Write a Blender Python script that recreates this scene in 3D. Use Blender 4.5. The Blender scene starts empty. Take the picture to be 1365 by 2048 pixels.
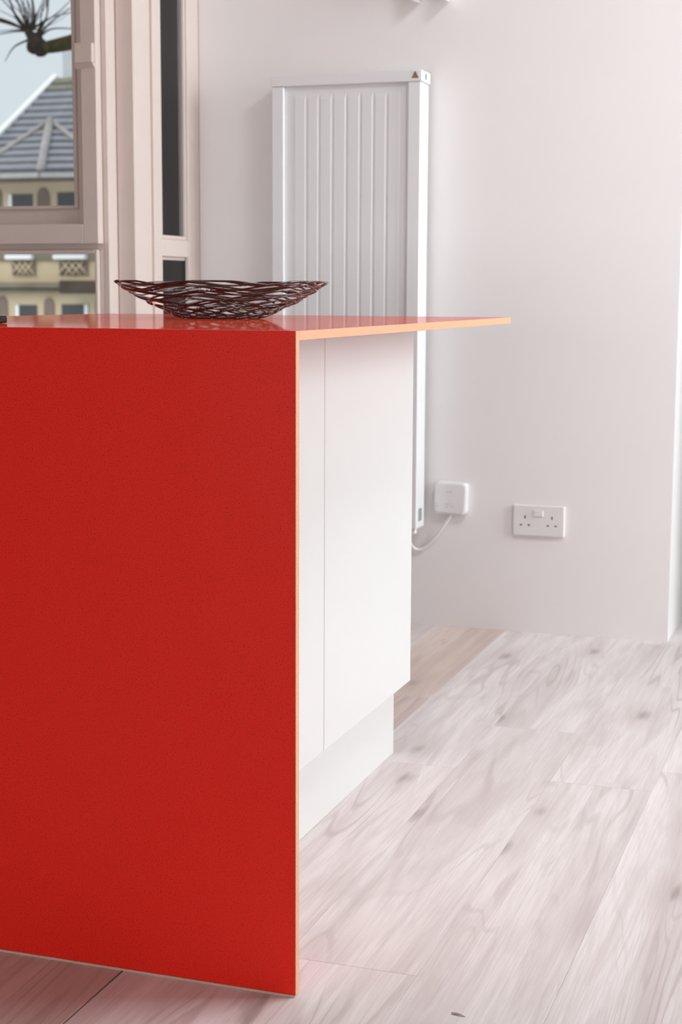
import bpy, bmesh, math, random
from mathutils import Vector, Matrix
random.seed(7)
S = bpy.context.scene
COL = S.collection

# ------------------------------------------------------------------ camera
cam_d = bpy.data.cameras.new('camera'); cam = bpy.data.objects.new('camera', cam_d); COL.objects.link(cam)
cam_d.sensor_fit = 'AUTO'; cam_d.sensor_width = 36.0; cam_d.lens = 55.268
cam_d.clip_start = 0.05; cam_d.clip_end = 300
R_ = Vector((0.9461473, 0.3237094, 0.0041829)); U_ = Vector((-0.0489140, 0.1301711, 0.9902842)); F_ = Vector((-0.3200198, 0.9371594, -0.1389950))
cam.matrix_world = Matrix(((R_.x, U_.x, -F_.x, 0), (R_.y, U_.y, -F_.y, 0), (R_.z, U_.z, -F_.z, 0.9504), (0, 0, 0, 1)))
cam_d.dof.use_dof = True; cam_d.dof.focus_distance = 2.35; cam_d.dof.aperture_fstop = 9.0
S.camera = cam

# ------------------------------------------------------------------ world, lights, exposure
w = bpy.data.worlds.new('overcast_sky'); S.world = w; w.use_nodes = True
bg = w.node_tree.nodes['Background']; bg.inputs[0].default_value = (0.66, 0.73, 0.79, 1); bg.inputs[1].default_value = 1.08
S.view_settings.view_transform = 'Standard'; S.view_settings.look = 'None'
S.view_settings.exposure = 0.08; S.view_settings.gamma = 1.0; S.view_settings.use_curve_mapping = False

def area(name, loc, target, sx, sy, power, col):
    d = bpy.data.lights.new(name, 'AREA'); d.shape = 'RECTANGLE'; d.size = sx; d.size_y = sy
    d.energy = power; d.color = col
    o = bpy.data.objects.new(name, d); COL.objects.link(o); o.location = loc
    o.rotation_euler = (Vector(target) - Vector(loc)).to_track_quat('-Z', 'Y').to_euler()
    return o
# daylight through the tall window in the right-hand wall (just outside its panes)
area('daylight_right_window', (2.46, 3.6, 1.72), (0.0, 3.6, 1.72), 1.25, 1.9, 116, (0.91, 0.965, 1.0))
# added fill light behind the photographer, set at a made-up window
area('rear_fill_light', (-0.9, -5.36, .82), (-0.9, 0.0, .82), 3.0, 1.2, 126, (0.98, 0.975, 0.98))

# weak, very soft sun added to brighten the house front, high behind the photographer: it only reaches the street
sd = bpy.data.lights.new('added_sun', 'SUN'); sd.energy = 1.3; sd.angle = math.radians(40); sd.color = (1, .97, .93)
so_ = bpy.data.objects.new('added_sun', sd); COL.objects.link(so_); so_.rotation_euler = Vector((.25, .72, -.65)).to_track_quat('-Z', 'Y').to_euler()
# added ceiling fill light for the back wall and floor (its casing is built below)
area('ceiling_fill_light', (0.1, 2.75, 2.705), (0.1, 2.75, 0), .58, .58, 24, (0.93, 0.975, 1.0))

# ------------------------------------------------------------------ materials
def srgb(r, g, b):
    f = lambda v: (v/255/12.92) if v/255 <= .04045 else ((v/255+.055)/1.055)**2.4
    return (f(r), f(g), f(b), 1)
MATS = {}
def mat(name, col, rough=.5, metal=0, spec=.5, coat=0):
    m = bpy.data.materials.new(name); m.use_nodes = True; b = m.node_tree.nodes['Principled BSDF']
    b.inputs['Base Color'].default_value = col if len(col) == 4 else (*col, 1)
    b.inputs['Roughness'].default_value = rough; b.inputs['Metallic'].default_value = metal
    b.inputs['Specular IOR Level'].default_value = spec
    if coat: b.inputs['Coat Weight'].default_value = coat; b.inputs['Coat Roughness'].default_value = .05
    MATS[name] = m; return m
class N:
    """tiny node helper"""
    def __init__(s, m): s.t = m.node_tree; s.b = s.t.nodes['Principled BSDF']
    def n(s, typ, **kw):
        x = s.t.nodes.new(typ)
        for k, v in kw.items():
            if k.startswith('i_'): x.inputs[k[2:].replace('_', ' ')].default_value = v
            else: setattr(x, k, v)
        return x
    def l(s, a, b): s.t.links.new(a, b)
    def math(s, op, a, b=None, clamp=False):
        x = s.t.nodes.new('ShaderNodeMath'); x.operation = op; x.use_clamp = clamp
        for i, v in enumerate((a, b)):
            if v is None: continue
            if isinstance(v, (int, float)): x.inputs[i].default_value = v
            else: s.l(v, x.inputs[i])
        return x.outputs[0]
    def ramp(s, fac, stops):
        x = s.t.nodes.new('ShaderNodeValToRGB'); e = x.color_ramp.elements
        while len(e) < len(stops): e.new(.5)
        for el, (p, c) in zip(e, stops): el.position = p; el.color = c if len(c) == 4 else (*c, 1)
        s.l(fac, x.inputs[0]); return x.outputs[0]
    def mix(s, fac, a, b, mode='MIX'):
        x = s.t.nodes.new('ShaderNodeMix'); x.data_type = 'RGBA'; x.blend_type = mode
        for sock, v in ((x.inputs[0], fac), (x.inputs[6], a), (x.inputs[7], b)):
            if isinstance(v, (int, float)): sock.default_value = v
            elif isinstance(v, tuple): sock.default_value = v if len(v) == 4 else (*v, 1)
            else: s.l(v, sock)
        return x.outputs[2]
    def noise(s, vec, scale, detail=3, rough=.5, dist=0):
        x = s.t.nodes.new('ShaderNodeTexNoise'); x.inputs['Scale'].default_value = scale; x.inputs['Detail'].default_value = detail
        x.inputs['Roughness'].default_value = rough; x.inputs['Distortion'].default_value = dist
        if vec is not None: s.l(vec, x.inputs['Vector'])
        return x.outputs[0]
    def mapping(s, vec, scale=(1, 1, 1), loc=None):
        x = s.t.nodes.new('ShaderNodeMapping'); x.inputs['Scale'].default_value = scale
        s.l(vec, x.inputs['Vector'])
        if loc is not None: s.l(loc, x.inputs['Location'])
        return x.outputs[0]
    def obj(s): return s.t.nodes.new('ShaderNodeTexCoord').outputs['Object']
    def bump(s, h, strength, dist=.002):
        x = s.t.nodes.new('ShaderNodeBump'); x.inputs['Strength'].default_value = strength; x.inputs['Distance'].default_value = dist
        s.l(h, x.inputs['Height']); s.l(x.outputs[0], s.b.inputs['Normal'])

def mottled(name, c1, c2, scale, rough=.5, spec=.3, bump=0, detail=3):
    m = mat(name, c1, rough, 0, spec); q = N(m)
    f = q.noise(q.obj(), scale, detail)
    q.l(q.ramp(f, [(.3, c1), (.7, c2)]), q.b.inputs['Base Color'])
    if bump: q.bump(f, bump)
    return m

wall_m = mottled('wall_paint', (.87, .83, .825), (.885, .845, .84), 3, .75, .25, .03)
ceil_m = mottled('ceiling_paint', (.74, .71, .69), (.76, .73, .71), 3, .8, .2)
dark_wall_m = mottled('shade_tint_paint', (.25, .15, .125), (.27, .17, .14), 3, .75, .25)  # invented dark tone for unseen walls, to warm and deepen the room's shade
frame_m = mottled('window_paint', (.70, .59, .54), (.73, .62, .57), 6, .45, .4, .04)
cab_m = mottled('cabinet_white', (.76, .75, .735), (.77, .76, .745), 4, .35, .45)
rad_m = mottled('radiator_white', (.81, .80, .81), (.82, .81, .82), 5, .3, .5)
plastic_m = mottled('white_plastic', (.80, .77, .77), (.82, .79, .79), 20, .3, .5)
cable_m = mottled('cable_white', (.80, .76, .74), (.84, .80, .78), 30, .4, .5)
hole_m = mat('dark_hole', (.012, .010, .010), .6)
sticker_y = mottled('sticker_amber', (.42, .19, .02), (.50, .24, .03), 60, .4)
sticker_k = mat('sticker_black', (.03, .025, .02), .5)
sticker_w = mat('sticker_white', (.75, .74, .74), .4)
sticker_g = mottled('sticker_grey', (.24, .24, .26), (.36, .36, .38), 260, .5)
mark_m = mat('faint_grey_print', (.52, .51, .51), .5)
black_m = mat('black_plastic', (.01, .01, .012), .25)
chrome_m = mat('bright_trim', (.85, .85, .88), .12, 1)

# red quartz: fine dark specks
def quartz(name, base, lite, dark, rough):
    m = mat(name, base, rough, 0, .5); q = N(m); o = q.obj()
    a = q.noise(o, 480, 2, .6); b = q.noise(o, 1100, 1, .5); c = q.noise(o, 5, 2)
    col = q.ramp(a, [(.32, dark), (.44, base), (.75, lite)])
    col = q.mix(q.math('MULTIPLY', q.math('GREATER_THAN', b, .66), .35), col, dark)
    col = q.mix(q.math('MULTIPLY', c, .12), col, lite)
    q.l(col, q.b.inputs['Base Color']); return m
red_m = quartz('red_quartz_lit', (.85, .085, .040), (.90, .11, .055), (.62, .035, .016), .055)  # same stone as the end panel; the lit top's orange is painted in
red_p = quartz('red_quartz_honed', (.86, .022, .011), (.91, .028, .015), (.52, .010, .005), .38)
red_p.node_tree.nodes['Principled BSDF'].inputs['Specular IOR Level'].default_value = .18
# polished top: diffuse red stone under a capped fresnel reflection
tt = red_m.node_tree; pb = tt.nodes['Principled BSDF']; colsock = pb.inputs['Base Color'].links[0].from_socket
df = tt.nodes.new('ShaderNodeBsdfDiffuse'); gl_ = tt.nodes.new('ShaderNodeBsdfGlossy'); gl_.inputs['Roughness'].default_value = .035
fr = tt.nodes.new('ShaderNodeFresnel'); fr.inputs[0].default_value = 1.5; mn = tt.nodes.new('ShaderNodeMath'); mn.operation = 'MINIMUM'; mn.inputs[1].default_value = .62
mx = tt.nodes.new('ShaderNodeMixShader'); tt.links.new(colsock, df.inputs[0]); tt.links.new(fr.outputs[0], mn.inputs[0]); tt.links.new(mn.outputs[0], mx.inputs[0])
tt.links.new(df.outputs[0], mx.inputs[1]); tt.links.new(gl_.outputs[0], mx.inputs[2]); tt.links.new(mx.outputs[0], tt.nodes['Material Output'].inputs[0])
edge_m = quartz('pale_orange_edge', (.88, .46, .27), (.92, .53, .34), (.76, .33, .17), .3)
seal_m = mottled('base_seal', (.62, .40, .32), (.70, .46, .37), 40, .5)
wire_m = mat('brown_lacquered_wire', (.03, .007, .006), .2, .1, .6, .5)
q = N(wire_m); q.l(q.ramp(q.noise(q.obj(), 60, 2), [(.3, (.020, .006, .005)), (.75, (.055, .013, .011))]), q.b.inputs['Base Color'])

# glass: clear pane, fresnel mix of transparent and sharp reflection
glass_m = bpy.data.materials.new('window_glass'); glass_m.use_nodes = True
t = glass_m.node_tree; t.nodes.clear()
go = t.nodes.new('ShaderNodeOutputMaterial'); gm = t.nodes.new('ShaderNodeMixShader'); gt = t.nodes.new('ShaderNodeBsdfTransparent')
gg = t.nodes.new('ShaderNodeBsdfGlossy'); gg.inputs['Roughness'].default_value = .02; gf = t.nodes.new('ShaderNodeFresnel'); gf.inputs[0].default_value = 1.45
gt.inputs[0].default_value = (.97, .98, .975, 1)
t.links.new(gf.outputs[0], gm.inputs[0]); t.links.new(gt.outputs[0], gm.inputs[1]); t.links.new(gg.outputs[0], gm.inputs[2]); t.links.new(gm.outputs[0], go.inputs[0])

# pale limed-oak plank
wood_m = mat('limed_oak', (.7, .64, .62), .42, 0, .35)
q = N(wood_m); info = q.t.nodes.new('ShaderNodeObjectInfo'); o = q.obj()
off = q.t.nodes.new('ShaderNodeCombineXYZ'); q.l(q.math('MULTIPLY', info.outputs['Random'], 37.0), off.inputs[0]); q.l(q.math('MULTIPLY', info.outputs['Random'], 91.0), off.inputs[1])
v_lo = q.mapping(o, (7, .75, 1), off.outputs[0]); v_mid = q.mapping(o, (26, 1.9, 1), off.outputs[0]); v_hi = q.mapping(o, (260, 6, 1), off.outputs[0])
lo = q.noise(v_lo, 1.0, 4, .6, .5); midn = q.noise(v_mid, 1.0, 5, .62, .8); hi = q.noise(v_hi, 1.0, 3, .6)
cath = q.noise(q.mapping(o, (6.5, .62, 1), off.outputs[0]), 1.0, 2.5, .5, .5)
rings = q.math('SINE', q.math('ADD', q.math('MULTIPLY', cath, 120.0), q.math('MULTIPLY', midn, 4.0)))
rmask = q.ramp(q.noise(q.mapping(o, (5, 1.3, 1), off.outputs[0]), 1.3, 2), [(.46, (0, 0, 0)), (.62, (1, 1, 1))])
rings = q.math('MULTIPLY', q.ramp(rings, [(.45, (0, 0, 0)), (1.0, (1, 1, 1))]), rmask)
base = q.mix(q.math('MULTIPLY', q.ramp(midn, [(.42, (0, 0, 0)), (.70, (1, 1, 1))]), .70), (.80, .75, .742), (.56, .49, .482))
base = q.mix(q.math('MULTIPLY', q.ramp(lo, [(.48, (0, 0, 0)), (.74, (1, 1, 1))]), .68), base, (.53, .455, .445))
base = q.mix(q.math('MULTIPLY', rings, .62, True), base, (.50, .42, .405))
base = q.mix(q.math('MULTIPLY', q.ramp(hi, [(.42, (0, 0, 0)), (.70, (1, 1, 1))]), .38), base, (.54, .465, .455))
vk = q.t.nodes.new('ShaderNodeTexVoronoi'); vk.voronoi_dimensions = '2D'; vk.inputs['Scale'].default_value = 1.0; vk.inputs['Randomness'].default_value = 1.0
q.l(q.mapping(o, (4.4, 1.7, 1), off.outputs[0]), vk.inputs['Vector'])
kd = q.math('ADD', vk.outputs['Distance'], q.math('MULTIPLY', q.math('SUBTRACT', midn, .5), .30))
knot = q.ramp(kd, [(.0, (1, 1, 1)), (.075, (0, 0, 0))]); halo = q.ramp(kd, [(.04, (1, 1, 1)), (.26, (0, 0, 0))])
sepc = q.t.nodes.new('ShaderNodeSeparateColor'); q.l(vk.outputs['Color'], sepc.inputs[0]); keep = q.math('GREATER_THAN', sepc.outputs[0], .45)
base = q.mix(q.math('MULTIPLY', q.math('MULTIPLY', halo, .36), keep), base, (.46, .375, .365))
base = q.mix(q.math('MULTIPLY', q.math('MULTIPLY', knot, .56), keep), base, (.24, .18, .175))
base = q.mix(1.0, base, info.outputs['Color'], 'MULTIPLY')
q.l(base, q.b.inputs['Base Color']); q.bump(hi, .12, .001)

# ------------------------------------------------------------------ builders
WO = {}                                    # world origin of every object
def link(name, me, origin, m, parent=None, kind=None, label=None, cat=None, group=None):
    o = bpy.data.objects.new(name, me); COL.objects.link(o)
    origin = Vector(origin); WO[o.name] = origin
    if parent is not None: o.parent = parent; o.location = origin - WO[parent.name]
    else: o.location = origin
    if me is not None and m is not None and not me.materials: me.materials.append(m)
    if kind: o['kind'] = kind
    if label: o['label'] = label
    if cat: o['category'] = cat
    if group: o['group'] = group
    return o
def thing(name, loc, label, cat, kind=None, group=None):
    o = bpy.data.objects.new(name, None); COL.objects.link(o); o.location = loc; WO[o.name] = Vector(loc); o.empty_display_size = .1
    if label: o['label'] = label
    if cat: o['category'] = cat
    if kind: o['kind'] = kind
    if group: o['group'] = group
    return o
def bm_mesh(name, bm, smooth=False):
    me = bpy.data.meshes.new(name); bm.normal_update(); bm.to_mesh(me); bm.free()
    if smooth:
        for p in me.polygons: p.use_smooth = True
    return me
def bm_box(x0, x1, y0, y1, z0, z1, bev=0, seg=1):
    bm = bmesh.new(); bmesh.ops.create_cube(bm, size=1)
    bmesh.ops.scale(bm, vec=(x1-x0, y1-y0, z1-z0), verts=bm.verts)
    if bev: bmesh.ops.bevel(bm, geom=list(bm.edges), offset=bev, segments=seg, affect='EDGES', profile=.5)
    return bm
def box(name, x0, x1, y0, y1, z0, z1, m, parent=None, bev=0, seg=1, **kw):
    me = bm_mesh(name, bm_box(x0, x1, y0, y1, z0, z1, bev, seg))
    return link(name, me, ((x0+x1)/2, (y0+y1)/2, (z0+z1)/2), m, parent, **kw)
def boxes(name, lst, m, parent=None, **kw):
    """one continuous piece made of several joined boxes (walls with openings)"""
    bm = bmesh.new(); c0 = Vector(((lst[0][0]+lst[0][1])/2, (lst[0][2]+lst[0][3])/2, (lst[0][4]+lst[0][5])/2))
    for (x0, x1, y0, y1, z0, z1) in lst:
        r = bmesh.ops.create_cube(bm, size=1)['verts']
        bmesh.ops.scale(bm, vec=(x1-x0, y1-y0, z1-z0), verts=r)
        bmesh.ops.translate(bm, vec=Vector(((x0+x1)/2, (y0+y1)/2, (z0+z1)/2))-c0, verts=r)
    return link(name, bm_mesh(name, bm), c0, m, parent, **kw)
def poly(name, pts, thick, m, parent=None, **kw):
    """a flat polygon slab, extruded along -normal by thick"""
    c0 = sum((Vector(p) for p in pts), Vector())/len(pts)
    bm = bmesh.new(); vs = [bm.verts.new(Vector(p)-c0) for p in pts]; f = bm.faces.new(vs); bm.normal_update(); n = f.normal.copy()
    r = bmesh.ops.extrude_face_region(bm, geom=[f]); bmesh.ops.translate(bm, vec=-n*thick, verts=[g for g in r['geom'] if isinstance(g, bmesh.types.BMVert)])
    bmesh.ops.recalc_face_normals(bm, faces=bm.faces)
    return link(name, bm_mesh(name, bm), c0, m, parent, **kw)
def prism(name, prof, axis, a0, a1, m, parent=None, bev=0, **kw):
    """extrude a 2-D profile; axis 'x' (prof=y,z) 'y' (prof=x,z) 'z' (prof=x,y)"""
    def P(u, v, a): return {'x': (a, u, v), 'y': (u, a, v), 'z': (u, v, a)}[axis]
    c0 = Vector(P(sum(p[0] for p in prof)/len(prof), sum(p[1] for p in prof)/len(prof), (a0+a1)/2))
    bm = bmesh.new(); A = [bm.verts.new(Vector(P(*p, a0))-c0) for p in prof]; B = [bm.verts.new(Vector(P(*p, a1))-c0) for p in prof]
    bm.faces.new(A); bm.faces.new(B[::-1]); n = len(prof)
    for i in range(n): bm.faces.new((A[i], B[i], B[(i+1) % n], A[(i+1) % n]))
    bmesh.ops.recalc_face_normals(bm, faces=bm.faces)
    if bev: bmesh.ops.bevel(bm, geom=list(bm.edges), offset=bev, segments=1, affect='EDGES')
    return link(name, bm_mesh(name, bm), c0, m, parent, **kw)
def add_tube(bm, pts, rad, sides=8, balls=0):
    pts = [Vector(p) for p in pts]; n = len(pts); rings = []
    rad = rad if isinstance(rad, (list, tuple)) else [rad]*n
    up = Vector((0, 0, 1)); prev = None
    for i, p in enumerate(pts):
        d = (pts[min(i+1, n-1)] - pts[max(i-1, 0)]).normalized()
        if prev is None: a = d.cross(up); a = a if a.length > .05 else d.cross(Vector((1, 0, 0)))
        else: a = prev - d*prev.dot(d)
        a.normalize(); prev = a; b = d.cross(a)
        rings.append([bm.verts.new(p + (a*math.cos(k*2*math.pi/sides) + b*math.sin(k*2*math.pi/sides))*rad[i]) for k in range(sides)])
    for i in range(n-1):
        for k in range(sides): bm.faces.new((rings[i][k], rings[i][(k+1) % sides], rings[i+1][(k+1) % sides], rings[i+1][k]))
    bm.faces.new(rings[0][::-1]); bm.faces.new(rings[-1])
    if balls:
        for p in (pts[0], pts[-1]):
            r = bmesh.ops.create_uvsphere(bm, u_segments=8, v_segments=5, radius=balls)['verts']; bmesh.ops.translate(bm, vec=p, verts=r)
def tube(name, pts, rad, m, parent=None, sides=8, balls=0, **kw):
    c0 = Vector(pts[len(pts)//2]); bm = bmesh.new(); add_tube(bm, [Vector(p)-c0 for p in pts], rad, sides, balls)
    bmesh.ops.recalc_face_normals(bm, faces=bm.faces)
    return link(name, bm_mesh(name, bm, True), c0, m, parent, **kw)
def spline(pts, n=6):
    P = [Vector(p) for p in pts]; P = [P[0]*2-P[1]] + P + [P[-1]*2-P[-2]]; out = []
    for i in range(1, len(P)-2):
        for k in range(n):
            t = k/n; a, b, c, d = P[i-1:i+3]
            out.append(.5*((2*b)+(c-a)*t+(2*a-5*b+4*c-d)*t*t+(3*b-a-3*c+d)*t**3))
    return out + [P[-2]]
def rounded_slab(name, x0, x1, z0, z1, y_back, depth, r, m, parent=None, rot=0, bev=.006, **kw):
    """rounded-square casing on a wall facing -Y"""
    cx, cz = (x0+x1)/2, (z0+z1)/2; hw, hh = (x1-x0)/2, (z1-z0)/2; prof = []
    for qx, qz, a0 in ((1, 1, 0), (-1, 1, 90), (-1, -1, 180), (1, -1, 270)):
        for k in range(6):
            a = math.radians(a0+k*18); prof.append((qx*(hw-r)+r*math.cos(a), qz*(hh-r)+r*math.sin(a)))
    ca, sa = math.cos(rot), math.sin(rot); prof = [(x*ca-z*sa, x*sa+z*ca) for x, z in prof]
    bm = bmesh.new(); steps = [(0, 1.0), (-depth+bev, 1.0), (-depth+bev*.35, 1-.35*bev/hw), (-depth, 1-1.1*bev/hw)]
    rings = [[bm.verts.new((x*s, y, z*s)) for x, z in prof] for y, s in steps]; n = len(prof)
    for a, b in zip(rings, rings[1:]):
        for k in range(n): bm.faces.new((a[k], a[(k+1) % n], b[(k+1) % n], b[k]))
    bm.faces.new(rings[0]); bm.faces.new(rings[-1]); bmesh.ops.recalc_face_normals(bm, faces=bm.faces)
    return link(name, bm_mesh(name, bm), (cx, y_back, cz), m, parent, **kw)

# ------------------------------------------------------------------ room shell
ST = dict(kind='structure')
YW, XR = 4.285, -0.515                     # back wall plane, its outer corner
H = 2.75
floor = box('floor', -3.5, 2.4, -5.4, 6.6, -.06, -.009, mat('floor_underlay', (.10, .075, .06), .9), None, **ST, label='pale limed-oak plank floor', cat='floor')
box('wall_back', -1.903, XR, YW, YW+.2, -.01, H, wall_m, None, **ST, label='white wall behind the vertical radiator', cat='wall')
box('wall_return', XR-.2, XR, YW+.2, 6.5, -.01, H, wall_m, None, **ST, label='white side of the wall turning away at the right edge', cat='wall')
box('wall_far', XR-.2, 2.4, 6.5, 6.7, -.01, H, wall_m, None, **ST, label='white wall far beyond the corner, out of view', cat='wall')
box('wall_shade_blocker', .15, 2.3, 4.33, 4.45, -.01, H, wall_m, None, **ST, label='unseen white partition added to shade the wall past the corner', cat='wall')  # placed out of view to block window light from the return wall
boxes('wall_right', [(2.3, 2.5, -5.4, 2.9, -.01, H), (2.3, 2.5, 4.3, 6.5, -.01, H), (2.3, 2.5, 2.9, 4.3, -.01, .7), (2.3, 2.5, 2.9, 4.3, 2.7, H)], wall_m, None, **ST, label='white right-hand wall with the tall window, out of view', cat='wall')
boxes('wall_rear', [(-3.5, -2.5, -5.5, -5.3, -.01, H), (.7, 2.3, -5.5, -5.3, -.01, H), (-2.5, .7, -5.5, -5.3, -.01, .15), (-2.5, .7, -5.5, -5.3, 1.5, H)], dark_wall_m, None, **ST, label='wall behind the photographer, out of view, dark tone invented to deepen shade', cat='wall')
box('wall_left', -3.6, -3.4, -5.3, 3.9, -.01, H, dark_wall_m, None, **ST, label='left-hand wall, out of view, dark tone invented to deepen shade', cat='wall')
box('ceiling', -3.6, 2.5, -5.5, 6.7, H, H+.15, ceil_m, None, **ST, label='white ceiling', cat='ceiling')
boxes('wall_window', [(-3.4, -1.957, 3.862, 4.0, -.01, .74), (-3.4, -3.16, 3.862, 4.0, .74, H), (-3.16, -1.957, 3.862, 4.0, 2.62, H)], wall_m, None, **ST, label='wall below and around the sash window', cat='wall')

# planks: real boards with hairline joints, running away from the camera
PW, PL = .1977, 1.292
def plank_mesh(length, wid=PW):
    return bm_mesh('plank', bm_box(0, wid-.0003, 0, length-.0004, 0, .009, .0004))
full = plank_mesh(PL); full.materials.append(wood_m)
joints = {-.771: 2.016, -.573: 2.957, -.9687: 2.975, -1.1664: 3.489, -.3753: 1.80, -.1776: 2.6}
tint = {(-.771, 0): (1, .985, .98), (-1.166, 3): (.86, .76, .70)}
rp = random.Random(5); made = 0
for i in range(-14, 16):
    x0 = -.771 + i*PW; x1 = x0+PW
    if x1 < -3.38 or x0 > 2.3: continue
    key = min(joints, key=lambda k: abs(k-x0)); j = joints[key] if abs(key-x0) < .01 else rp.uniform(0, PL)
    y = j - PL*8
    while y < 6.5:
        a, b = max(y, -5.3), min(y+PL, 6.5)
        ylim = 3.86 if x1 < -1.85 else (YW if x1 < XR else 6.5)
        b = min(b, ylim)
        if b - a > .003:
            if abs(b-a-PL) < 1e-4: me = full
            else: me = plank_mesh(b-a); me.materials.append(wood_m)
            if abs(x0+1.1664) < .02 and a < 1.9 < b: me = plank_mesh(b-a, PW-.0030); me.materials.append(wood_m)   # the one open joint
            xc = min(x1, 2.3)
            p = bpy.data.objects.new('plank', me); COL.objects.link(p); p.parent = floor
            p.location = Vector(((x0+x1)/2 - (.0015 if abs(x0+1.1664) < .02 and a < 1.9 < b else 0), (a+b)/2, -.0045)) - WO[floor.name]
            g = rp.uniform(.97, 1.02); warm = rp.uniform(0, .03)
            c = (g, g*(1-warm*.6), g*(1-warm))
            if abs(x0+1.1664) < .02 and b > 3.6: c = (.90, .80, .735)
            if abs(x0+.9687) < .02 and a < 2.9 and b > 2.9: c = (.99, .965, .96)
            if abs(x0+1.1664) < .02 and b < 3.6: c = (.80, .70, .66)
            if abs(x0+.3753) < .02: c = (1.05, 1.045, 1.045)
            p.color = (*c, 1)
        y += PL
# worn chip in a plank near the bottom of the view
bm = bmesh.new()
vs = [bm.verts.new(v) for v in ((-.009, -.003, 0), (-.002, -.004, 0), (.006, -.005, 0), (.011, -.004, 0), (.004, .001, 0), (-.003, .004, 0), (-.010, .003, 0))]
f = bm.faces.new(vs); r = bmesh.ops.extrude_face_region(bm, geom=[f]); bmesh.ops.translate(bm, vec=(0, 0, .0005), verts=[g for g in r['geom'] if isinstance(g, bmesh.types.BMVert)])
bmesh.ops.recalc_face_normals(bm, faces=bm.faces)
link('chip_mark', bm_mesh('chip_mark', bm), (-.488, 1.92, .0), mottled('bare_chip', (.10, .075, .06), (.42, .34, .30), 300, .8), floor, label='small dark chip in a plank')

# ------------------------------------------------------------------ main sash window (window_1), facing the camera
win = thing('window_1', (-2.5, 3.82, .74), 'sash window with taupe-shaded frame at left, house and tree outside', 'window', 'structure')
def wb(name, *a, m=frame_m, p=None, bev=.002, **kw): return box(name, *a, m, p or win, bev, **kw)
ZT = 2.56
# outer frame steps
wb('frame_post', -1.973, -1.957, 3.813, 3.872, .74, 2.62); wb('frame_post', -1.986, -1.9725, 3.8135, 3.872, .74, 2.62)
wb('frame_post', -3.16, -3.10, 3.813, 3.90, .74, 2.62)
wb('frame_head', -3.10, -1.986, 3.813, 3.90, 2.56, 2.62); wb('sill', -3.16, -1.95, 3.76, 3.90, .71, .74, bev=.006)
# upper sash: stile, horn, rails
up = box('upper_sash', -2.019, -1.9735, 3.784, 3.8125, 1.073, 2.56, frame_m, win, .002)
wb('sash_horn', -2.031, -1.9765, 3.772, 3.7845, 1.536, 1.588, p=up, bev=.003)
prism('horn_moulding', [(3.772, 1.536), (3.784, 1.536), (3.784, 1.524)], 'x', -2.031, -1.9765, frame_m, up)
wb('stile', -3.10, -3.054, 3.784, 3.8125, 1.073, 2.56, p=up)
wb('bottom_rail', -3.054, -2.019, 3.784, 3.8125, 1.073, 1.125, p=up); wb('top_rail', -3.054, -2.019, 3.784, 3.8125, 2.50, 2.56, p=up)
# set-back glazing frame and beads of the upper light
gl = box('glazing_frame', -2.057, -1.986, 3.834, 3.86, 1.10, 2.56, frame_m, win, .001)
wb('glazing_rail', -3.10, -2.057, 3.834, 3.86, 1.10, 1.167, p=gl, bev=.001)
wb('bead', -2.068, -2.0565, 3.828, 3.85, 1.167, 2.56, p=gl, bev=.002); wb('bead', -3.10, -2.068, 3.828, 3.85, 1.1665, 1.176, p=gl, bev=.002)
box('pane', -3.10, -2.06, 3.842, 3.846, 1.16, 2.56, glass_m, gl)
# lower sash, a little deeper
lo_s = box('lower_sash', -1.995, -1.986, 3.80, 3.85, .74, 1.058, frame_m, win, .002)
wb('top_rail', -3.10, -1.995, 3.80, 3.85, 1.047, 1.058, p=lo_s); wb('bottom_rail', -3.10, -1.995, 3.80, 3.85, .74, .80, p=lo_s)
wb('meeting_rail', -3.10, -1.986, 3.8126, 3.86, 1.0585, 1.0995, p=win, bev=.001)
box('pane', -3.10, -1.99, 3.826, 3.83, .78, 1.05, glass_m, lo_s)

# corner post (trim_1) and the narrow side light (window_2) in the return facing right
t1 = thing('trim_1', (-1.93, 3.9, 0), 'painted corner post between the sash window and the narrow side light', 'trim', 'structure')
box('post', -1.9565, -1.903, 3.862, 3.926, -.005, 2.74, frame_m, t1, .003)
box('post_board', -1.9565, -1.911, 3.926, 3.979, -.005, 2.74, frame_m, t1, .001)
w2 = thing('window_2', (-1.93, 4.13, 0), 'narrow side light with dark panes between corner post and radiator wall', 'window', 'structure')
X2 = -1.903
def sb(name, y0, y1, z0, z1, x1=X2, x0=-1.95, bev=.002, p=None): return box(name, x0, x1, y0, y1, z0, z1, frame_m, p or w2, bev)
sb('stile', 3.979, 4.024, .74, 2.62); sb('stile', 4.204, YW-.0005, .74, 2.62, X2, X2-.012)
sb('lower_panel', 3.979, YW-.0005, -.005, .74); sb('head', 3.979, YW-.0005, 2.62, 2.74)
sb('transom', 4.024, 4.204, 1.045, 1.093)
ub = sb('bead', 4.024, 4.040, 1.093, 2.62, X2-.004, -1.94, .002); sb('bead', 4.040, 4.204, 1.093, 1.104, X2-.004, -1.94, .002); sb('bead', 4.1955, 4.2038, 1.104, 2.62, X2-.006, X2-.014, .001)
sb('bead', 4.024, 4.038, .74, 1.0449, X2-.004, -1.94, .002); sb('bead', 4.038, 4.204, 1.036, 1.0449, X2-.012, -1.94, .001)
box('pane', -1.9185, -1.9155, 4.03, 4.27, 1.095, 2.615, glass_m, w2); box('pane', -1.9185, -1.9155, 4.03, 4.27, .745, 1.042, glass_m, w2)

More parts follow.
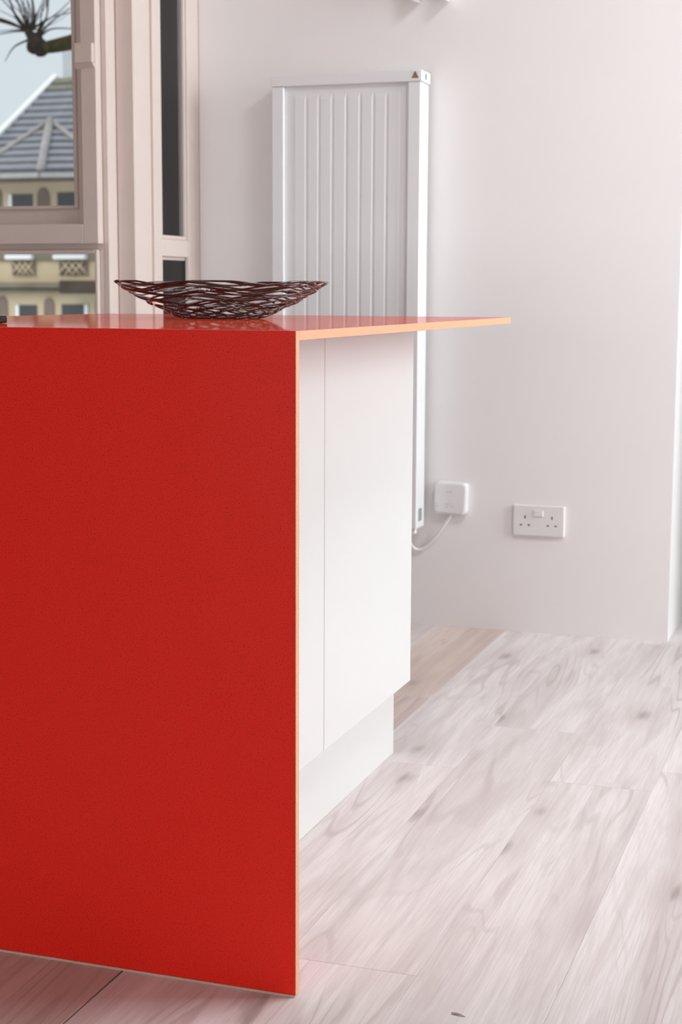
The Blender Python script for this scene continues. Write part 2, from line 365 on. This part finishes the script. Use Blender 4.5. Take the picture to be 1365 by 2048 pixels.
# tall window in the right wall (out of view, the room's main daylight)
w3 = thing('window_3', (2.4, 3.6, .7), 'tall white window in the right-hand wall, out of view', 'window', 'structure')
for y0, y1 in ((2.9, 2.96), (4.24, 4.3), (3.575, 3.625)): box('stile', 2.36, 2.42, y0, y1, .7, 2.7, frame_m, w3, .004)
for z0, z1 in ((.7, .76), (2.64, 2.7)):
    for y0, y1 in ((2.96, 3.575), (3.625, 4.24)): box('rail', 2.36, 2.42, y0, y1, z0, z1, frame_m, w3, .004)
for y0, y1 in ((2.96, 3.575), (3.625, 4.24)): box('pane', 2.388, 2.392, y0, y1, .76, 2.64, glass_m, w3)
w4 = thing('fill_window', (-.9, -5.4, .15), 'unseen window added behind the photographer for the rear fill light', 'window', 'structure')  # made-up window, low and wide to suit the rear fill light
for x0, x1 in ((-2.5, -2.44), (.64, .7), (-.93, -.87)): box('stile', x0, x1, -5.34, -5.3, .15, 1.5, frame_m, w4, .004)
for x0, x1 in ((-2.44, -.93), (-.87, .64)):
    box('rail', x0, x1, -5.34, -5.3, .15, .21, frame_m, w4, .004); box('rail', x0, x1, -5.34, -5.3, 1.44, 1.5, frame_m, w4, .004)
    box('pane', x0, x1, -5.322, -5.318, .21, 1.44, glass_m, w4)

# ------------------------------------------------------------------ island: cabinet, worktop
WX0, WX1, WY0, WY1, WT = -1.615, -.709, 1.895, 3.132, .90
cab = thing('island_cabinet', (-1.25, 2.5, 0), 'white flat-panel island cabinet under the red worktop', 'cabinet')
CX, CY1 = -.884, 3.035
box('carcass', -1.58, CX-.019, 1.9085, CY1-.001, .16, .887, cab_m, cab, .001)
box('panel', CX-.0185, CX, 2.5030, CY1, .157, .886, cab_m, cab, .0012)
box('panel', CX-.0185, CX, 1.9085, 2.5005, .157, .886, cab_m, cab, .0012)
box('plinth', CX-.055, -.919, 1.9085, CY1, .0, .1595, cab_m, cab, .001)
box('plinth', -1.55, CX-.056, CY1-.018, CY1, .0, .1595, cab_m, cab, .001)

top = thing('kitchen_worktop', (-1.16, 2.5, 0), 'glossy red quartz worktop with waterfall end panel reaching the floor', 'worktop')
slab = box('top_slab', WX0, WX1-.0012, WY0+.0126, WY1, WT-.0125, WT, red_m, top, .0006)
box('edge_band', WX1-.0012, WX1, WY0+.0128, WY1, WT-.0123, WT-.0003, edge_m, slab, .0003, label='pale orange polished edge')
pan = box('end_panel', WX0, WX1-.0012, WY0, WY0+.0125, .003, WT, red_p, top, .0009)
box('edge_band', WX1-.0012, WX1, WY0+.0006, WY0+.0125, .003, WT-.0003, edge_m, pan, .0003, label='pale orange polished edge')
box('base_seal', WX0, WX1-.001, WY0-.001, WY0+.012, 0, .0031, seal_m, pan, label='thin pale seal along the floor')

# ------------------------------------------------------------------ woven wire bowl
bc = Vector((-1.143, 2.668, WT))
bowl = thing('wire_bowl', bc, 'dark brown woven wire bowl standing on the red worktop', 'bowl')
def prof(z):                                # radius of the bowl wall at height z
    tab = ((0, .062), (.08, .084), (.32, .114), (.43, .134), (.65, .158), (.85, .180), (1, .192)); t = max(0, min(1, z/.0655))
    for (a, ra), (b, rb_) in zip(tab, tab[1:]):
        if t <= b: return ra+(rb_-ra)*(t-a)/(b-a)
    return .192
rb = random.Random(11)
def wire(z0, amp, n_, ph, th0, span, rad=.00185):
    # one rod waving up and down round the bowl, so that it crosses its neighbours
    n = int(span/.085); pts = []; off_ = rb.uniform(-.0012, .0012)
    for k in range(n+1):
        th = th0+span*k/n
        z = max(.0022, min(.0668, z0+amp*math.sin(n_*th+ph)))
        r = prof(z) + off_ + .0010*math.cos(n_*th+ph)
        pts.append(bc + Vector((r*math.cos(th), r*math.sin(th), z)))
    tube('wire', pts, rad, wire_m, bowl, 6, .0026)
levels = 8; dzl = .0605/(levels-1)
for L in range(levels):
    z = .0035 + dzl*L
    for fam in (0, 1):
        a0 = rb.uniform(0, 6.28); amp = dzl*rb.uniform(.42, .58); nn = rb.choice((5, 6, 6, 7)); ph = fam*math.pi + (L % 2)*1.3 + rb.uniform(-.3, .3)
        for a in range(3): wire(z+rb.uniform(-.0006, .0006), amp, nn, ph, a0+a*2.094, 2.094+rb.uniform(-.05, .12))
for a in range(9):                          # flat nest of the base
    th = a*2*math.pi/9; r0 = .060
    p0 = bc+Vector((r0*math.cos(th), r0*math.sin(th), .003)); p1 = bc+Vector((r0*math.cos(th+2.2), r0*math.sin(th+2.2), .003))
    mid = (p0+p1)/2+Vector((.006*math.cos(th+1.1), .006*math.sin(th+1.1), .001*(a % 3)))
    tube('wire', spline([p0, mid, p1], 4), .0019, wire_m, bowl, 6, .0030)

# gadget cut by the left edge of the picture
gx = -1.2605
gad = box('handheld_gadget', gx-.13, gx-.004, 2.066, 2.118, WT+.0002, WT+.0118, black_m, None, .004, 3, label='small dark rounded gadget with bright trim at worktop\'s left picture edge', cat='gadget')
box('end_cap', gx-.0045, gx, 2.067, 2.117, WT+.0008, WT+.0112, black_m, gad, .003, 2)
box('trim', gx-.13, gx-.003, 2.0650, 2.0664, WT+.0026, WT+.0042, chrome_m, gad, .0003, label='bright trim line')
box('trim', gx-.13, gx-.003, 2.0650, 2.0664, WT+.0080, WT+.0094, chrome_m, gad, .0003, label='bright trim line')
box('trim', gx-.0044, gx-.003, 2.0650, 2.0664, WT+.0042, WT+.0080, chrome_m, gad, .0003, label='bright trim line')

# ------------------------------------------------------------------ vertical radiator
rad = thing('vertical_radiator', (-1.42, 4.225, .291), 'tall white ribbed vertical radiator on the back wall', 'radiator')
RX0, RX1, RY0, RY1, RZ0, RZ1 = -1.638, -1.206, 4.184, 4.262, .291, 1.542
box('top_cap', RX0-.0025, RX1+.003, RY0-.002, RY1+.004, 1.5115, RZ1, rad_m, rad, .002)
ls = box('side_channel', RX0, RX0+.036, RY0, RY1, RZ0, 1.511, rad_m, rad, .0025)
rs = box('side_channel', RX1-.037, RX1, RY0, RY1, RZ0, 1.511, rad_m, rad, .0025)
box('back_panel', RX0+.0365, RX1-.0375, RY0+.03, RY1-.005, RZ0+.004, 1.511, rad_m, rad)
fp = box('front_panel', RX0+.0365, RX1-.0375, RY0+.0125, RY0+.0295, RZ0+.004, 1.511, rad_m, rad)
edges = [-1.577, -1.538, -1.501, -1.462, -1.421, -1.381, -1.343, -1.305, -1.266]
def rib(x0, x1):
    bm = bmesh.new(); yb, yf, b = 0, -.003, .004; z0, z1 = .32, 1.490; hw = (x1-x0)/2; hz = (z1-z0)/2
    A = [(-hw, yb, -hz), (hw, yb, -hz), (hw, yb, hz), (-hw, yb, hz)]; B = [(-hw+b, yf, -hz+.014), (hw-b, yf, -hz+.014), (hw-b, yf, hz-.014), (-hw+b, yf, hz-.014)]
    a = [bm.verts.new(v) for v in A]; c = [bm.verts.new(v) for v in B]
    bm.faces.new(a); bm.faces.new(c)
    for i in range(4): bm.faces.new((a[i], a[(i+1) % 4], c[(i+1) % 4], c[i]))
    bmesh.ops.recalc_face_normals(bm, faces=bm.faces)
    link('rib', bm_mesh('rib', bm), ((x0+x1)/2, RY0+.0125, (z0+z1)/2), rad_m, fp)
for a, b in zip(edges, edges[1:]): rib(a+.0012, b-.0012)
box('bottom_rail', RX0+.037, RX1-.038, RY0+.01, RY1-.01, RZ0, RZ0+.0038, rad_m, rad)
box('foot_bracket', RX1-.030, RX1-.004, RY0+.004, RY0+.024, RZ0-.014, RZ0-.0002, rad_m, rad, .002)
# labels on it
ws = box('warning_sticker', -1.2325, -1.2115, RY0-.0026, RY0-.0021, 1.5185, 1.5395, sticker_w, rad)
prism('warning_triangle', [(-1.2315, 1.5205), (-1.2125, 1.5205), (-1.222, 1.5385)], 'y', RY0-.0029, RY0-.0026, sticker_k, ws, label='black triangle border')
prism('warning_field', [(-1.2283, 1.5228), (-1.2157, 1.5228), (-1.222, 1.5350)], 'y', RY0-.0032, RY0-.0029, sticker_y, ws, label='amber warning field')
prism('warning_bolt', [(-1.2222, 1.5325), (-1.2208, 1.5325), (-1.2216, 1.5285), (-1.2202, 1.5285), (-1.2224, 1.5235), (-1.2220, 1.5272), (-1.2234, 1.5272)], 'y', RY0-.0034, RY0-.0032, sticker_k, ws)
box('side_mark', RX1+.0031, RX1+.0035, 4.216, 4.224, 1.5195, 1.5345, sticker_k, rad, label='small dark mark on the cap side')
box('rating_label', RX1+.0001, RX1+.0006, 4.204, 4.236, .311, .347, sticker_g, rad, label='grey printed label near the bottom')

# ------------------------------------------------------------------ thermostat receiver, its cable, double socket
th = rounded_slab('heating_receiver', -1.177, -1.082, .327, .419, YW-.0005, .024, .014, plastic_m, None, rot=math.radians(-2.0), bev=.006, label='small white rounded-square heating receiver on the wall beside the radiator', cat='receiver')
yt = YW-.0005-.0243
def tm(name, x0, x1, z0, z1): box(name, x0, x1, yt-.0001, yt+.0006, z0, z1, mark_m, th)
for k in range(6): tm('printed_mark', -1.141+k*.0030, -1.1388+k*.0030, .3905-k*.0001, .3930-k*.0001)
tm('printed_mark', -1.1425, -1.1345, .3555, .3575); tm('printed_mark', -1.1300, -1.1270, .3560, .3585); tm('printed_mark', -1.1440, -1.1350, .3475, .3492); tm('printed_mark', -1.1290, -1.1190, .3490, .3505)
box('slot', -1.1745, -1.1640, yt+.0002, yt+.0012, .3555, .3570, mark_m, th); box('slot', -1.1750, -1.1645, yt+.0002, yt+.0012, .3490, .3505, mark_m, th)
tube('power_cable', spline([(-1.129, 4.274, .335), (-1.131, 4.273, .322), (-1.144, 4.274, .302), (-1.172, 4.276, .262), (-1.199, 4.278, .234), (-1.223, 4.277, .2195), (-1.239, 4.268, .226), (-1.246, 4.255, .247), (-1.246, 4.248, .268), (-1.246, 4.246, .289)], 6), .0046, cable_m, None, 10,
     label='white cable looping from the heating receiver to the radiator base', cat='cable')

so = rounded_slab('wall_socket', -.952, -.806, .2765, .3625, YW-.0003, .009, .004, plastic_m, None, bev=.003, label='white double power socket on the wall', cat='socket')
ys = YW-.0003-.009
sw = box('switch', -.8925, -.8655, ys-.003, ys+.001, .3315, .3495, plastic_m, so, .0015)
for cx in (-.917, -.841):
    box('pin_hole', cx-.0017, cx+.0017, ys-.0003, ys+.002, .3250, .3335, hole_m, so)
    for dx in (-.011, .011): box('pin_hole', cx+dx-.0029, cx+dx+.0029, ys-.0003, ys+.002, .3050, .3088, hole_m, so)

# fitting high on the wall, cut by the top of the picture
fit = thing('wall_bracket', (-1.2, YW, 1.73), 'white wall bracket with two arms above the radiator, cut by the picture top', 'bracket')
box('back_plate', -1.262, -1.156, YW-.004, YW-.0003, 1.742, 1.90, rad_m, fit, .001)
for x in (-1.2475, -1.164): prism('arm', [(YW-.0042, 1.7305), (YW-.0042, 1.80), (YW-.075, 1.80), (YW-.075, 1.729)], 'x', x, x+.008, rad_m, fit, .0008)
box('hook_bar', -1.262, -1.148, YW-.070, YW-.060, 1.8005, 1.812, rad_m, fit, .001)

lx, ly = .1, 2.75  # casing made up to hold the added ceiling fill light
fill_lamp = thing('fill_light_casing', (lx, ly, 2.71), 'unseen casing of the added ceiling fill light', 'fill_lamp')
for x0, x1, y0, y1 in ((-.32, -.30, -.32, .32), (.30, .32, -.32, .32), (-.30, .30, -.32, -.30), (-.30, .30, .30, .32)): box('fill_casing_frame', lx+x0, lx+x1, ly+y0, ly+y1, 2.70, 2.7495, rad_m, fill_lamp, .002)
box('back_plate', lx-.30, lx+.30, ly-.30, ly+.30, 2.735, 2.7495, rad_m, fill_lamp)

# ------------------------------------------------------------------ outside
stone_m = mottled('pale_stone', (.72, .59, .41), (.62, .50, .33), .9, .9, .1, 0, 5)
stone_d = mottled('weathered_stone', (.30, .27, .20), (.20, .17, .13), 1.2, .9, .1, 0, 5)
brown_m = mottled('brown_panel', (.30, .23, .19), (.24, .18, .15), 2, .9, .1)
slate_m = mottled('grey_slate', (.25, .27, .31), (.36, .35, .37), 2.2, .7, .2, 0, 6)
slate_d = mottled('dark_slate_edge', (.10, .11, .13), (.15, .15, .17), 2.2, .8, .2)
moss_m = mottled('mossy_slate', (.20, .20, .12), (.32, .31, .26), 2.5, .9, .1, 0, 6)
ridge_m = mottled('ridge_tile', (.40, .37, .36), (.50, .46, .45), 2, .9, .1)
white_o = mottled('white_bargeboard', (.95, .95, .94), (.98, .98, .97), 1, .6)
gutter_m = mottled('grey_gutter', (.40, .38, .37), (.46, .44, .43), 2, .6)
chim_m = mottled('grey_render', (.52, .55, .58), (.58, .60, .63), 1, .9, .1)
owin_m = mottled('dark_window', (.05, .055, .06), (.09, .095, .10), .8, .15, .5)
bark_m = mottled('dark_bark', (.018, .015, .014), (.040, .034, .024), 12, .9, .1, .3, 6)
moss_b = mottled('mossy_bark', (.022, .022, .012), (.060, .055, .022), 14, .9, .1, .3, 6)
pier_m = mottled('dark_render', (.20, .155, .15), (.25, .20, .195), 2.5, .8, .3, 0, 5)

# dark wall of the building's own return, seen through the narrow side light
pier = box('outside_pier', -2.32, -1.96, 4.52, 5.2, -1.2, 3.2, pier_m, None, .01, label='dark rendered pier outside the narrow side light', cat='pier')
tube('downpipe', [(-2.155, 4.488, -1.2), (-2.155, 4.488, 1.0), (-2.155, 4.488, 3.2)], .020, mottled('dark_pipe', (.30, .27, .28), (.36, .32, .33), 3, .4), None, 12, label='dark downpipe on the rendered pier outside the side light', cat='pipe')

def bx(px): return -23.95 + .0159*px       # house elevation grid: metres along the front
def bz(py): return 4.325 + (338-py)*.01387 # and height
YB = 40.0
house = thing('stone_house', (bx(90), YB+3, -6), 'pale stone house with slate roof seen through the sash window', 'house')
box('wall', bx(-160), bx(300), YB, YB+7, -6, bz(352), stone_m, house)
def opening(px0, px1, py0, py1, wside, sill=True):
    wn = box('window', bx(px0), bx(px1), YB-.03, YB+.05, bz(py1), bz(py0), owin_m, house)
    f = .10
    if wside != 'r': box('window_frame', bx(px0), bx(px0)+f, YB-.07, YB-.031, bz(py1), bz(py0), white_o, wn)
    if wside != 'l': box('window_frame', bx(px1)-f, bx(px1), YB-.07, YB-.031, bz(py1), bz(py0), white_o, wn)
    zm = bz((py0*1.15+py1*.85)/2); box('meeting_rail', bx(px0), bx(px1), YB-.06, YB-.031, zm-.03, zm+.03, white_o, wn)
    if sill: box('window_sill', bx(px0)-.06, bx(px1)+.06, YB-.28, YB-.031, bz(py1)-.12, bz(py1)+.02, white_o, house, .02)
opening(18, 65, 388, 511, 'l'); opening(115, 171, 386, 511, 'r'); opening(-70, -25, 388, 511, 'l')
opening(27, 69, 612, 760, 'l'); opening(119, 172, 610, 760, 'r'); opening(-65, -22, 612, 760, 'l')
def arch(px0, px1, py0, py1):
    x0, x1 = bx(px0), bx(px1); r = (x1-x0)/2; zc = bz(py0)-r*1.35; pr = [(x0, bz(py1)), (x1, bz(py1))]
    for k in range(9): a = math.pi*k/8; pr.append(((x0+x1)/2+r*math.cos(a), zc+r*1.35*math.sin(a)))
    prism('arched_panel', pr, 'y', YB-.05, YB+.02, brown_m, house)
arch(75, 99, 376, 440); arch(-14, 3, 376, 440); arch(84, 104, 597, 680); arch(-12, 9, 594, 680); arch(187, 205, 597, 680)
box('string_course', bx(-160), bx(300), YB-.10, YB-.0005, bz(521), bz(508), stone_d, house, .02)
def lattice(px0, px1, py0, py1):
    bk = box('lattice_panel', bx(px0), bx(px1), YB-.06, YB-.001, bz(py1), bz(py0), brown_m, house)
    w_ = (bx(px1)-bx(px0)); h_ = bz(py0)-bz(py1); nd = 4
    for row, n in ((0, nd), (1, nd-1), (2, nd)):
        for k in range(n):
            cx = bx(px0)+w_*((k+.5)/nd if n == nd else (k+1)/nd); cz = bz(py1)+h_*(.16+.34*row); s = w_/nd*.30
            prism('lattice_hole', [(cx-s, cz), (cx, cz-s*.9), (cx+s, cz), (cx, cz+s*.9)], 'y', YB-.07, YB-.0601, owin_m, bk)
    for k in range(nd+1):
        cx = bx(px0)+w_*k/nd
        for sgn in (-1, 1):
            x2 = cx+sgn*h_*.9
            if bx(px0)-.01 <= x2 <= bx(px1)+.01: tube('lattice_bar', [(cx, YB-.09, bz(py1)), ((cx+x2)/2, YB-.09, (bz(py1)+bz(py0))/2), (x2, YB-.09, bz(py0))], .03, stone_m, bk, 6)
lattice(22, 68, 524, 550); lattice(117, 173, 524, 550); lattice(-68, -24, 524, 550)
box('cornice', bx(-160), bx(300), YB-.45, YB-.0005, bz(577), bz(566), stone_d, house, .03); box('cornice', bx(-160), bx(300), YB-.25, YB-.0005, bz(586), bz(577.2), stone_d, house, .03)
box('porch_canopy', bx(141), bx(215), YB-.80, YB-.4505, bz(588), bz(562), mottled('dark_canopy', (.06, .045, .035), (.09, .07, .05), 2, .8), house, .03)
# eaves
box('gutter', bx(-160), bx(300), YB-.62, YB-.48, bz(353), bz(344), gutter_m, house, .04); box('eaves_shadow_strip', bx(-160), bx(300), YB-.50, YB-.001, bz(364), bz(353.5), brown_m, house, .01)  # brown strip under the gutter imitates the eaves shadow
# slate courses: the main roof slopes up and back; each course is a lapped strip
def hp(px, py, Y): k = Y/YB; return Vector((bx(px)*k, Y, .95+(bz(py)-.95)*k))   # elevation grid carried back to depth Y
def course(pts4, m, parent=None): poly('slate_course', pts4, .05, m, parent or roof)
roof = box('roof', hp(60, 344, YB)[0], bx(300), YB+.6, YB+6.0, bz(356), bz(354), slate_d, house)
ncs = 14; run = 4.6
def rp_(t, px=None):
    py = 344-184*t; Y = YB-.5+run*t
    return hp((272-py)*128/120 if px is None else px, py, Y)
for k in range(ncs):
    t0, t1 = k/ncs, min((k+1.2)/ncs, 1); lift = Vector((0, -.02, .07))
    course([rp_(t0)+lift, rp_(t0, 330)+lift, rp_(t1, 330), rp_(t1)], moss_m if k >= ncs-2 else slate_m)
    a_, b_ = rp_(t0), rp_(t0, 330); poly('slate_butt', [a_+Vector((0, -.03, -.05)), b_+Vector((0, -.03, -.05)), b_+Vector((0, -.03, .06)), a_+Vector((0, -.03, .06))], .03, slate_d, roof)
a_, b_ = rp_(-.02), rp_(1.03); n_ = Vector((-(b_-a_).z, 0, (b_-a_).x)).normalized(); fo = Vector((0, -.15, 0))
poly('bargeboard', [a_+n_*.0+fo, b_+n_*.0+fo, b_+n_*.17+fo, a_+n_*.17+fo], .12, white_o, house)
c0, c1 = hp(129, 178, YB+4.6), hp(190, 84, YB+4.6)
box('chimney', c0.x, c1.x, YB+4.6, YB+5.6, c0.z, c1.z, chim_m, house, .03)
# hipped bay roof in front of the main slope
ap = hp(105, 247, YB+1.0); pl = hp(-50, 341, YB-1.1); pc = hp(84, 341, YB-2.2); pr_ = hp(225, 343, YB-1.1)
nb = 7
for A_, B_ in ((pl, pc), (pc, pr_)):
    for k in range(nb):
        t0, t1 = k/nb, min((k+1.2)/nb, .985); up_ = Vector((0, -.03, .07))
        L0, L1, R0, R1 = A_.lerp(ap, t0), A_.lerp(ap, t1), B_.lerp(ap, t0), B_.lerp(ap, t1)
        course([L0+up_, R0+up_, R1, L1], slate_m)
        poly('slate_butt', [L0+Vector((0, -.035, -.05)), R0+Vector((0, -.035, -.05)), R0+Vector((0, -.035, .06)), L0+Vector((0, -.035, .06))], .03, slate_d, roof)
for e in (pl, pc, pr_): tube('ridge_tiles', [e+Vector((0, -.05, .05)), e.lerp(ap, .5)+Vector((0, -.06, .06)), ap+Vector((0, -.06, .06))], .08 if e is not pc else .12, ridge_m, roof, 8)
for A_, B_ in ((pl, pc), (pc, pr_)):
    d1, d2 = Vector((0, -.08, -.06)), Vector((0, -.08, -.19)); poly('bay_gutter', [A_+d1, B_+d1, B_+d2, A_+d2], .1, gutter_m, house)

# pollarded tree in the street
tree = thing('pollarded_tree', (-5.2, 13, -4), 'bare pollarded tree with a knuckled branch outside the sash window', 'tree')
tube('trunk', spline([(-5.2, 13.1, -4), (-5.22, 13.05, -1), (-5.15, 13, 1.2), (-5.3, 13, 2.4)], 5), [.30-.006*k for k in range(16)], bark_m, tree, 12)
br = tube('branch', spline([(-5.3, 13, 2.35), (-5.9, 13, 2.95), (-6.6, 13, 3.22), (-7.02, 13, 3.155), (-7.25, 13, 3.125), (-7.36, 13, 3.12)], 5), [.10-.0022*k for k in range(26)], moss_b, tree, 10)
tube('knuckle', spline([(-7.29, 13, 3.065), (-7.335, 13, 3.12), (-7.375, 13, 3.175), (-7.43, 13, 3.235), (-7.475, 13, 3.285)], 4), [.035, .06, .075, .072, .078, .08, .074, .07, .066, .062, .058, .05, .045, .04, .036, .032, .026], bark_m, tree, 10)
tube('knuckle', spline([(-7.42, 13.02, 3.075), (-7.40, 13, 3.14), (-7.36, 13, 3.22), (-7.32, 13, 3.26)], 4), [.02, .05, .06, .066, .07, .068, .062, .056, .05, .042, .034, .028, .02], bark_m, tree, 10)
rt = random.Random(3)
def twig(p, ends, r0):
    pts = spline([p]+ends, 5); n = len(pts); tube('twig', pts, [r0*(1-.75*k/(n-1)) for k in range(n)], bark_m, tree, 6)
K = Vector((-7.45, 13, 3.27))
def tw(dx, dz, ex, ez, r0=.014, k=K): twig(k, [k+Vector((dx, rt.uniform(-.1, .1), dz)), k+Vector((ex, rt.uniform(-.3, .3), ez))], r0)
tw(-.10, .13, -.26, .46, .020); tw(.02, .15, -.09, .60, .020, Vector((-7.40, 13, 3.28))); tw(-.14, .06, -.42, .17, .020); tw(-.2, .10, -.8, .26, .012)
tw(-.06, .2, -.16, .7, .012); tw(.05, .2, .02, .62, .010, Vector((-7.36, 13, 3.27))); tw(.05, .2, .12, .66, .010, Vector((-7.34, 13, 3.26)))
tw(.10, .10, .42, .16, .014, Vector((-7.33, 13, 3.25))); tw(.14, .06, .46, .05, .011, Vector((-7.33, 13, 3.23))); tw(-.16, -.06, -.34, -.16, .011, Vector((-7.45, 13, 3.2)))
tw(-.2, .01, -.55, -.10, .010); tw(-.16, .03, -.5, .02, .009); tw(.05, .16, .26, .42, .009, Vector((-7.34, 13, 3.26))); tw(-.2, .2, -.5, .52, .010); tw(.0, .2, -.3, .62, .009)
for k in range(22):
    a = rt.uniform(.2, 2.9); l = rt.uniform(.35, .7); tw(.4*l*math.cos(a)+.03, .4*l*math.sin(a), l*math.cos(a), l*math.sin(a)*.9, rt.uniform(.004, .008))
